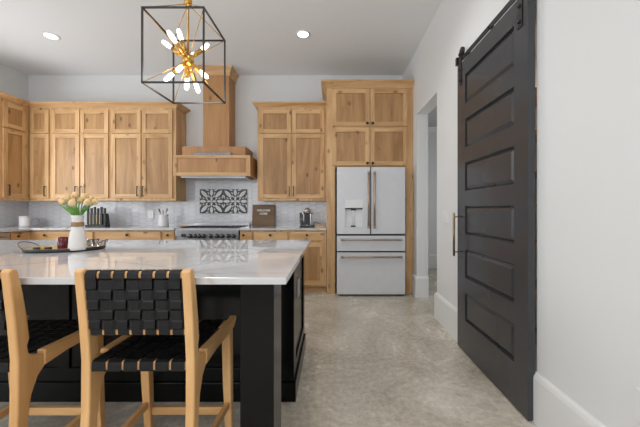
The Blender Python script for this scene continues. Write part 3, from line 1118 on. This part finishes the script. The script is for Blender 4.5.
# ------------------------------------------------------------------ chandelier
CH = Vector((-.909, 1.9, 0))
ch = thing('pendant_chandelier', 'black open cage pendant lamp with brass starburst of lit bulbs', 'pendant lamp', (CH.x, CH.y, ZC))
CO = ch.location
yn, yr = 1.72, 2.06
xa, xb = CH.x - .178, CH.x + .178
xa, xb = PX(142.2, yn), PX(203.7, yn)
zt_, zb_ = PZ(7.4, yn), PZ(82.3, yn)
tbar = .0088
g = MB()
cs = [(xa, yn), (xb, yn), (xb, yr), (xa, yr)]
for z in (zt_, zb_):
    for i in range(4):
        g.bar((*cs[i], z), (*cs[(i + 1) % 4], z), tbar, tbar)
for c in cs:
    g.bar((*c, zb_ - tbar / 2), (*c, zt_ + tbar / 2), tbar, tbar)
g.build('cage_frame', 'iron', ch, CO)
hubz = 2.50
cz = PZ(60.5, 1.9)
MB().tube([(CH.x, CH.y, cz), (CH.x, CH.y, ZC - .02)], .0065, 12).build('stem', 'brass', ch, CO)
MB().lathe([(0, hubz - .03), (.014, hubz - .028), (.024, hubz - .015), (.024, hubz + .02), (.016, hubz + .03), (0, hubz + .032)], (CH.x, CH.y, 0), 20).build('hub', 'brass', ch, CO)
MB().lathe([(.06, ZC - .025), (.062, ZC - .004), (.062, ZC)], (CH.x, CH.y, 0), 28).build('ceiling_canopy', 'brass', ch, CO)
for c in cs:
    MB().tube([(CH.x, CH.y, hubz - .015), (c[0], c[1], zt_)], .0026, 8).build('wire', 'brass', ch, CO)
    MB().tube([(CH.x, CH.y, cz), (c[0], c[1], zb_)], .0022, 8).build('wire', 'brass', ch, CO)
    MB().tube([(CH.x, CH.y, cz), (c[0], c[1], zt_)], .0022, 8).build('wire', 'brass', ch, CO)
m = MB()
m.lathe([(0, -.036), (.0135, -.033), (.026, -.026), (.034, -.0135), (.036, 0), (.034, .0135), (.026, .026), (.0135, .033), (0, .036)], (CH.x, CH.y, cz), 22)
m.build('ball', 'brass', ch, CO)
dirs = [(-.80, -.05, .60), (-.27, -.1, .96), (-.17, -.88, .44), (.45, .4, .71), (.69, -.2, -.62), (0, -.1, -.95), (.12, .5, -.82), (-.69, 0, -.6), (.03, -.74, -.67), (-.15, .75, .6)]
for dv in dirs[:10]:
    dv = Vector(dv).normalized()
    c = Vector((CH.x, CH.y, cz))
    a = MB()
    a.tube([c + dv * .025, c + dv * .075], .008, 12)
    a.tube([c + dv * .060, c + dv * .064, c + dv * .124], [.009, .0130, .0130], 14)
    ao = a.build('lamp_arm', 'brass', ch, CO)
    prof_ = [(.009, .122), (.0115, .130), (.0135, .145), (.0135, .165), (.0125, .183), (.008, .194), (0, .198)]
    q = dv.to_track_quat('Z', 'Y').to_matrix()
    MB().lathe(prof_, c, 16, 0, q).build('bulb', 'bulb', ao, CO)
pl = bpy.data.lights.new('chandelier_glow', 'POINT')
pl.energy = 7
pl.color = (1, .93, .82)
pl.shadow_soft_size = .12
po = bpy.data.objects.new('chandelier_glow', pl)
COL.objects.link(po)
po.location = (CH.x, CH.y - .0, cz - .14)

# recessed ceiling lights
for i, (X, Y, lab) in enumerate(((PX(51, 3.72), 3.72, 'round recessed ceiling light above the left wall cabinets'), (PX(303, 3.68), 3.68, 'round recessed ceiling light in front of the refrigerator'),)):
    t = thing('recessed_light', lab, 'ceiling light', (X, Y, ZC), group='recessed ceiling lights')
    m = MB().lathe([(.062, -.004), (.075, -.008), (.09, -.005), (.092, -.0005)], (0, 0, 0), 32)
    m.build('trim_ring', 'trim', t)
    MB().lathe([(.0, -.0065), (.066, -.006), (.066, -.002)], (0, 0, 0), 32).build('diffuser', 'lamp', t)
    d = bpy.data.lights.new('ceiling_spot', 'SPOT')
    d.energy = 36 if i == 0 else 14
    d.spot_size = 2.4
    d.spot_blend = 1.0
    d.shadow_soft_size = .07
    d.color = (1, .97, .92)
    o = bpy.data.objects.new('ceiling_spot', d)
    COL.objects.link(o)
    o.location = (X, Y, ZC - .03)

# unseen spot lamps added under the ceiling to brighten floor and worktop
for (X, Y) in ((-3.5, 1.3), (-1.9, .6), (-.35, 1.2), (-3.5, -1.2), (-.35, -1.2), (.4, 2.4)):
    d = bpy.data.lights.new('ceiling_spot', 'SPOT')
    d.energy = 48
    d.spot_size = 2.3
    d.spot_blend = 1.0
    d.shadow_soft_size = .07
    d.color = (1, .99, .98)
    o = bpy.data.objects.new('ceiling_spot', d)
    COL.objects.link(o)
    o.location = (X, Y, ZC - .03)

# ------------------------------------------------------------------ barn door
bd = thing('barn_door', 'dark charcoal six-panel sliding barn door on the right wall', 'door', (1.113, 2.13, .01))
BO = bd.location
DX0, DX1 = 1.092, 1.134
DY0, DY1 = 1.669, 2.60
DZ1 = 2.415
SW = .125
pan = [(2.045, 2.285), (1.690, 1.920), (1.335, 1.565), (.980, 1.210), (.625, .855), (.272, .500)]
slab = MB()
slab.box(DX0 + .018, DX1, DY0, DY1, .01, DZ1)
slab.box(DX0, DX0 + .0181, DY0, DY0 + SW, .01, DZ1).box(DX0, DX0 + .0181, DY1 - SW - .02, DY1, .01, DZ1)
prev = .01
ya, yb_ = DY0 + SW, DY1 - SW - .02
for (a, b) in sorted(pan):
    slab.box(DX0, DX0 + .0181, ya, yb_, prev, a)
    prev = b
slab.box(DX0, DX0 + .0181, ya, yb_, prev, DZ1)
sl = slab.build('door_slab', 'door', bd, BO)
for (a, b) in pan:
    # raised field with sloping edges inside the recess
    i1, i2 = .004, .045
    f = MB()
    xo, xi = DX0 + .0178, DX0 + .003
    def ring(i, x):
        return [(x, ya + i, a + i), (x, yb_ - i, a + i), (x, yb_ - i, b - i), (x, ya + i, b - i)]
    vs = ring(.005, xo) + ring(.034, xi)
    f.add(vs, [(0, 1, 5, 4), (1, 2, 6, 5), (2, 3, 7, 6), (3, 0, 4, 7), (4, 5, 6, 7)])
    f.build('raised_panel', 'door', bd, BO)
ph = MB()
hx = DX0 - .058
ph.tube([(hx, 2.535, .79), (hx, 2.535, 1.155)], .0095, 14)
for z in (.825, 1.12):
    ph.tube([(hx, 2.535, z), (DX0 + .001, 2.535, z)], .006, 10)
ho = ph.build('handle', 'brasspull', bd, BO)
ho['label'] = 'aged brass pull bar'
for yh in (2.535, 1.735):
    h = MB()
    h.box(DX0 - .006, DX0, yh - .022, yh + .022, 2.235, DZ1 + .03)
    h.box(DX0 - .006, DX0 - .0, yh - .022, yh + .022, DZ1 + .03, DZ1 + .085)
    for z in (2.27, 2.36):
        h.lathe([(.011, 0), (.011, .006), (.006, .012), (0, .013)], (DX0 - .006, yh, z), 12, 0, Matrix.Rotation(-PI / 2, 3, 'Y'))
    h.lathe([(.04, 0), (.04, .004), (.034, .006), (.034, .010), (.04, .012), (.04, .016)], (DX0 + .018, yh, DZ1 + .098), 24, 0, Matrix.Rotation(-PI / 2, 3, 'Y'))
    h.lathe([(.014, 0), (.014, .01), (0, .014)], (DX0 - .006, yh, DZ1 + .075), 12, 0, Matrix.Rotation(-PI / 2, 3, 'Y'))
    h.build('hanger', 'iron', bd, BO)
rl = MB()
rl.box(DX0 + .006, DX0 + .014, .7, 2.63, DZ1 + .022, DZ1 + .058)
for yy in (.9, 1.3, 2.1, 2.45):
    rl.lathe([(.012, 0), (.012, XR - (DX0 + .014))], (DX0 + .014, yy, DZ1 + .04), 12, 0, Matrix.Rotation(PI / 2, 3, 'Y'))
    rl.lathe([(.010, 0), (.010, .006), (0, .008)], (DX0 + .006, yy, DZ1 + .04), 8, 0, Matrix.Rotation(-PI / 2, 3, 'Y'))
rl.box(DX0 - .006, DX0 + .03, 2.60, 2.63, DZ1 + .02, DZ1 + .085)
tag(rl.build('door_rail', 'iron', org=(DX0 + .02, 2.1, DZ1 + .04)), 'black flat steel sliding rail above the dark barn door', 'door rail')

# pantry shelving with a few goods seen in the gap beside the door
ps = thing('pantry_shelving', 'wooden pantry shelves glimpsed in the gap beside the barn door', 'shelving', (1.9, 2.75, 0))
PO = ps.location
for z in (.45, .85, 1.2, 1.5, 1.85, 2.2):
    MB().box(XR + WT + .005, 2.59, 2.5, 2.99, z, z + .025).build('shelf', 'alder_h', ps, PO)
MB().box(XR + WT + .002, XR + WT + .03, 2.5, 2.99, 0, 2.4).box(2.565, 2.595, 2.5, 2.99, 0, 2.4).build('side_panel', 'alder_v', ps, PO)

# wall plates
def plate(x0, x1, y0, y1, z0, z1, name, label, cat, norm, n=1, grp=None):
    t = thing(name, label, cat, ((x0 + x1) / 2, (y0 + y1) / 2, z0), group=grp)
    MB().box(x0, x1, y0, y1, z0, z1).build('plate', 'plastic', t, t.location, bevel=.0015)
    m = MB()
    zc, hh = (z0 + z1) / 2, (z1 - z0) * .28
    for i in range(n):
        if norm == 'x':
            c = y0 + (y1 - y0) * (i + .5) / n
            m.box(x0 - .003, x0, c - .016, c + .016, zc - hh, zc + hh)
        else:
            c = x0 + (x1 - x0) * (i + .5) / n
            m.box(c - .016, c + .016, y0 - .003, y0, zc - hh, zc + hh)
    m.build('rocker' if 'switch' in name else 'socket', 'plastic', t, t.location, bevel=.001)
    return t


plate(XR - .010, XR, 2.94, 3.06, 1.045, 1.165, 'light_switch', 'white double light switch on the wall left of the barn door', 'light switch', 'x', 2)
plate(XR - .006, XR, 1.05, 1.124, .40, .52, 'wall_outlet', 'white outlet on the right wall at the right edge', 'outlet', 'x')
plate(PX(148, 4.8), PX(153.6, 4.8), 4.796, 4.802, PZ(218.2, 4.8), PZ(210.6, 4.8), 'wall_outlet', 'white outlet on the tiles left of the utensil pitcher', 'outlet', 'y')
plate(PX(315, 4.8), PX(320, 4.8), 4.796, 4.802, PZ(218.6, 4.8), PZ(211, 4.8), 'wall_outlet', 'white outlet on the tiles right of the coffee machine', 'outlet', 'y')

# ------------------------------------------------------------------ objects on the back worktop
# white canister
cn = thing('canister', 'squat white ceramic canister in the back left corner of the worktop', 'canister', (PX(24.8, 4.52), 4.52, CT))
MB().lathe([(.056, .0), (.062, .004), (.064, .02), (.064, .133), (.062, .138), (0, .138)], (0, 0, 0), 36).build('jar', 'ceramic_g', cn)
MB().lathe([(.065, .139), (.067, .142), (.066, .155), (.06, .160), (0, .160)], (0, 0, 0), 36).build('lid', 'ceramic_g', cn)
# clear glass plates standing behind the canister
gp = MB().lathe([(.0, 0), (.05, .0), (.062, .006), (.065, .010), (.061, .009), (.05, .004), (0, .004)], (0, 0, 0), 28, 0, Matrix.Rotation(PI / 2 - .16, 3, 'X'))
go = gp.build('glass_plate', 'glass')
go.location = (PX(34.5, 4.62), 4.64, CT + .065)
tag(go, 'small clear glass dish standing upright right of the white canister', 'glass dish')

# knife block
kb = thing('knife_block', 'black upright knife block with knives, behind the tulip vase', 'knife block', (PX(97.4, 4.55), 4.55, CT))
MB().box(-.15, .155, -.05, .055, 0, .03).prism([(-.145, .03), (.155, .03), (.135, .198), (-.145, .198)], 'y', -.012, .05).build('block', 'iron', kb, bevel=.003)
for i in range(6):
    x = -.118 + i * .050
    k = MB()
    k.box(x - .016, x + .016, -.034, -.016, .04, .20, 0)
    ko = k.build('blade', 'iron', kb, bevel=.002)
    MB().box(x - .013, x + .013, -.038, -.014, .20, .30 - (i % 2) * .02).build('knife_handle', 'iron', ko, bevel=.004)
for i in range(4):
    x = -.093 + i * .050
    MB().box(x - .0045, x + .0045, -.030, -.013, .035, .19).build('brown_strip', 'tray_in', kb)  # thin light brown strips between the knives

# utensil pitcher with utensils
up = thing('utensil_pitcher', 'white ceramic utensil pitcher on the worktop left of the range', 'utensil holder', (PX(163.6, 4.55), 4.55, CT))
MB().lathe([(.062, 0), (.07, .004), (.072, .03), (.068, .11), (.062, .15), (.066, .175), (.069, .185), (.064, .185), (.058, .16), (.056, .02), (0, .015)], (0, 0, 0), 32).build('jug', 'ceramic_g', up)
MB().tube([(.064, 0, .15), (.092, 0, .148), (.098, 0, .11), (.09, 0, .07), (.068, 0, .055)], .007, 10).build('handle', 'ceramic_g', up)
uo = Vector(up.location)
for (dx, dy, top, mt, lab, hw) in ((-.075, .0, .275, 'board', 'dark wooden spoon leaning left in the white pitcher', .014), (-.02, .01, .255, 'ceramic_g', 'white spoon standing in the middle of the pitcher', .020), (.055, .0, .28, 'ceramic_g', 'white spatula leaning right in the white pitcher', .026), (.03, .02, .25, 'ceramic_g', 'short white ladle handle at the back of the pitcher', .012)):
    m = MB()
    base_ = Vector((-dx * .3, dy, .02))
    tip = Vector((dx, dy, top))
    dd = (tip - base_).normalized()
    m.tube([base_, tip - dd * .06], .0045, 8)
    q = dd.to_track_quat('Z', 'Y').to_matrix()
    m.lathe([(.004, -.07), (hw * 1.0, -.052), (hw * 1.3, -.028), (hw * 1.0, -.006), (0, 0)], tip, 16, 0, q @ Matrix.Diagonal((1, .35, 1)))
    o = m.build('utensil', mt)
    o.location = uo
    tag(o, lab, 'utensil', 'utensils in the pitcher')

# wooden sign
sg = thing('wooden_sign', 'dark brown wooden plaque reading WELCOME HOME leaning on the tiles', 'sign', (PX(263.3, 4.72), 4.72, CT))
sw, sh = PX(274.6, 4.72) - PX(252.2, 4.72), .335
sb = MB().box(-sw / 2, sw / 2, -.009, .009, 0, sh).build('board', 'board', sg, bevel=.002)
sb.rotation_euler = (-.12, 0, 0)
sb.location.z = .003
for (txt, z, size) in (('WELCOME', .228, .044), ('HOME', .176, .044)):
    c = bpy.data.curves.new('lettering', 'FONT')
    c.body = txt
    c.size = size
    c.align_x = 'CENTER'
    c.extrude = .001
    c.offset = .0012
    c.materials.append(M['white_txt'])
    tmp = bpy.data.objects.new('tmp_text', c)
    COL.objects.link(tmp)
    bpy.context.view_layer.update()
    me = bpy.data.meshes.new_from_object(tmp.evaluated_get(bpy.context.evaluated_depsgraph_get()))
    bpy.data.objects.remove(tmp)
    o = bpy.data.objects.new('lettering', me)
    COL.objects.link(o)
    o.parent = sb
    o.location = (0, -.0102, z)
    o.rotation_euler = (PI / 2, 0, 0)

# coffee machine
cm = thing('coffee_machine', 'small chrome and black capsule coffee machine on the right worktop', 'coffee machine', (PX(307.2, 4.52), 4.52, CT))
MB().box(-.105, .11, -.11, .10, 0, .022).build('base', 'iron', cm, bevel=.006)
MB().box(-.047, .047, -.03, .09, .022, .25).build('body', 'iron', cm, bevel=.012)
MB().lathe([(0, -.055), (.025, -.05), (.042, -.034), (.048, 0), (.042, .032), (.025, .05), (0, .055)], (0, -.015, .235), 28, 0, Matrix.Rotation(PI / 2, 3, 'X')).build('dome', 'chrome', cm)
MB().box(-.095, .095, -.04, -.028, .198, .210).build('lever', 'iron', cm, bevel=.003)
MB().box(-.052, -.047, -.03, .0, .022, .2).box(.047, .052, -.03, .0, .022, .2).build('chrome_rail', 'chrome', cm)
MB().lathe([(.03, 0), (.034, .002), (.04, .19), (.038, .19), (.032, .006), (0, .006)], (-.082, .045, .022), 20).build('water_tank', 'glass', cm)
MB().box(-.04, .04, -.10, -.03, .022, .034).build('drip_tray', 'chrome', cm, bevel=.002)
wt = thing('wooden_box', 'flat light brown wooden box beside the coffee machine', 'wooden box', (PX(321, 4.5), 4.5, CT))
MB().box(-.075, .062, -.045, .045, 0, .02).build('box', 'alder_h', wt, bevel=.003)
MB().box(-.077, .064, -.047, .047, .0205, .03).build('lid', 'alder_h', wt, bevel=.003)
cd = MB().tube([(PX(313, 4.66), 4.70, CT + .02), (PX(314, 4.66), 4.72, CT + .07), (PX(316, 4.7), 4.74, CT + .06), (PX(319, 4.7), 4.76, CT + .035), (PX(321, 4.7), 4.74, CT + .006), (PX(318, 4.66), 4.68, CT + .006)], .004, 8)
tag(cd.build('power_cord', 'iron', org=(PX(316, 4.7), 4.72, CT)), 'black power cord behind the coffee machine', 'cord')

# ------------------------------------------------------------------ tray and things on the island
ty = thing('serving_tray', 'oval black-rimmed tray with looped rattan handles on the island', 'tray', (-1.765, 1.99, CT), math.radians(17))
TA, TB = .222, .150
D3 = Matrix.Diagonal((TA, TB, 1))
tr = MB().lathe([(0, 0), (.93, 0), (.985, .004), (1.0, .022), (.985, .023), (.95, .010), (.9, .0065), (0, .0065)], (0, 0, 0), 56, 0, D3)
tr.build('rim', 'iron', ty)
MB().lathe([(0, .0068), (.93, .0068), (.976, .0222), (.962, .0234), (.92, .0088), (0, .0088)], (0, 0, 0), 56, 0, D3).build('inlay', 'tray_in', ty)
for s in (-1, 1):
    pts = []
    for i in range(13):
        a = -PI / 2 * 1.0 + PI * i / 12
        lz = .016 + .045 * math.cos(a) ** .8 if abs(math.cos(a)) > 1e-6 else .016
        pts.append((s * (TA * .80 + .055 * math.cos(a)), .085 * math.sin(a), lz))
    MB().tube(pts, .0032, 8).build('handle', 'rattan', ty)
TZ = CT + .0095

# vase
vx, vy = -1.632, 1.93
vs_ = thing('flower_vase', 'tapered off-white ceramic vase with twine, standing on the tray', 'vase', (vx, vy, TZ))
MB().lathe([(.043, 0), (.048, .004), (.049, .02), (.045, .07), (.038, .115), (.030, .15), (.027, .17), (.0275, .185), (.030, .205), (.033, .222), (.030, .222), (.027, .205), (.024, .18), (.022, .1), (0, .09)], (0, 0, 0), 40).build('body', 'ceramic', vs_)
tw = MB()
for i in range(5):
    zz = .153 + i * .0055
    tw.tube([(.0305 * math.cos(2 * PI * k / 28), .0305 * math.sin(2 * PI * k / 28), zz + .001 * math.sin(k)) for k in range(28)], .0033, 8, closed=True)
tw.tube([(.02, -.024, .163), (.035, -.03, .160), (.050, -.026, .150), (.056, -.02, .14)], .0018, 6)
tw.tube([(-.02, -.024, .160), (-.034, -.032, .150), (-.042, -.032, .136)], .0018, 6)
tw.build('twine', 'twine', vs_)

# tulips
heads = [(67.4, 196.8, -.02, 'cream tulip at the upper left of the bouquet'), (75.6, 194.9, .02, 'topmost cream tulip of the bouquet'), (84.2, 196.2, -.01, 'cream tulip at the upper right of the bouquet'),
         (90.5, 198.2, .02, 'cream tulip between the upper right one and the far right one'), (62.3, 201.6, .015, 'leftmost cream tulip of the bouquet, leaning out'), (72.1, 203.3, -.055, 'lowest cream tulip at the front of the bouquet'),
         (87.6, 202, -.04, 'low cream tulip at the front right of the bouquet'), (94.8, 201.8, .015, 'rightmost cream tulip of the bouquet, leaning out'), (79.6, 200.3, .045, 'cream tulip half hidden in the middle of the bouquet')]
mouth = Vector((vx, vy, TZ + .215))
for (hx_, hz_, dy, lab) in heads:
    Y = vy + dy
    H = Vector((PX(hx_, Y), Y, PZ(hz_, Y)))
    off = H - mouth
    b0 = Vector((vx + off.x * .06, vy + off.y * .2, TZ + .1))
    m0 = Vector((vx + max(-.017, min(.017, off.x * .3)), vy + max(-.015, min(.015, off.y * .3)), TZ + .222))
    t = thing('tulip', lab, 'flower', b0, group='cream tulips in the vase')
    pts = [b0, m0, m0 * .5 + H * .5 + Vector((0, 0, .012)), H - Vector((0, 0, .014))]
    MB().tube(pts, .0028, 8).build('stem', 'leaf', t, b0)
    dd = (H - m0)
    dd.z = abs(dd.z) + .04
    q = dd.normalized().to_track_quat('Z', 'Y').to_matrix()
    hb = MB()
    for k in range(3):
        qa = q @ Matrix.Rotation(2 * PI * k / 3 + 1.1, 3, 'Z')
        hb.lathe([(.005, -.020), (.014, -.015), (.0170, -.004), (.0155, .010), (.010, .019), (0, .021)], Vector(H) + qa @ Vector((.0045, 0, 0)), 14, 0, qa @ Matrix.Diagonal((.85, 1.0, 1.0)))
    hb.build('flower_head', 'petal', t, b0)
    # one or two strap leaves
    for k in range(2):
        L_ = MB()
        rr = random.Random(int(hx_ * 10) + k)
        ang = math.atan2(off.y + rr.uniform(-.03, .03), off.x * (1 if k == 0 else .55))
        reach = (.03 + .55 * abs(off.x)) * (1 if k == 0 else .6)
        hgt = rr.uniform(.06, .085) if abs(off.x) > .06 else rr.uniform(.045, .075)
        sgn = Vector((math.cos(ang), math.sin(ang) * .4, 0))
        p0 = Vector((vx, vy, TZ + .19)) + sgn * .010
        pts = [p0, p0 + sgn * .012 + Vector((0, 0, .036)), p0 + sgn * (reach * .5 + .012) + Vector((0, 0, .036 + hgt * .6)), p0 + sgn * (reach + .012) + Vector((0, 0, .036 + hgt))]
        wid = Vector((-sgn.z, 0, 0))
        side = Vector((0, 0, 1)).cross(sgn).normalized() * .3 + Vector((1, 0, 0)) * .7
        if abs(sgn.x) > .5:
            side = Vector((-.35 * (1 if sgn.x > 0 else -1), .5, .7))
        side.normalize()
        ws = [.006, .0105, .010, .0012]
        vsl = []
        for p, ww in zip(pts, ws):
            c = (0, -.002, 0)
            vsl += [p - side * ww, p + Vector(c), p + side * ww]
        fsl = []
        for i in range(3):
            for j in range(2):
                fsl.append((i * 3 + j, i * 3 + j + 1, (i + 1) * 3 + j + 1, (i + 1) * 3 + j))
        L_.add(vsl, fsl, 0, True)
        lo = L_.build('leaf', 'leaf', t, b0, sub=1)
        so_ = lo.modifiers.new('th', 'SOLIDIFY')
        so_.thickness = .0015

# red candle
rc = thing('candle_cup', 'burgundy glass candle cup on the tray left of the vase', 'candle', (-1.765, 1.97, TZ))
MB().lathe([(.024, 0), (.027, .004), (.028, .078), (.026, .078), (.0245, .06), (0, .058)], (0, 0, 0), 30).build('cup', 'red', rc)
MB().lathe([(.0242, .0585), (.0, .0595)], (0, 0, 0), 20).build('wax', 'red', rc)
# small glass votives right of the vase
for (gx, gy, lab) in ((90.3, 2.07, 'small clear glass votive just right of the vase'), (95.6, 2.10, 'small clear glass votive nearest the right handle of the tray')):
    o = MB().lathe([(.017, 0), (.019, .003), (.021, .052), (.0195, .052), (.0175, .006), (0, .006)], (0, 0, 0), 24).build('glass_votive', 'glass')
    o.location = (PX(gx, gy), gy, TZ)
    tag(o, lab, 'votive', 'glass votives on the tray')
# lighter lying on the tray
lg = thing('candle_lighter', 'dark candle lighter with gold band lying at the left of the tray', 'lighter', (PX(43, 1.93), 1.93, TZ + .009), math.radians(8))
MB().tube([(-.052, 0, 0), (-.01, 0, 0)], .0085, 12).tube([(.012, 0, 0), (.048, 0, 0)], .0085, 12).build('body', 'iron', lg)
MB().tube([(-.011, 0, 0), (.013, 0, 0)], .009, 12).build('band', 'gold', lg)
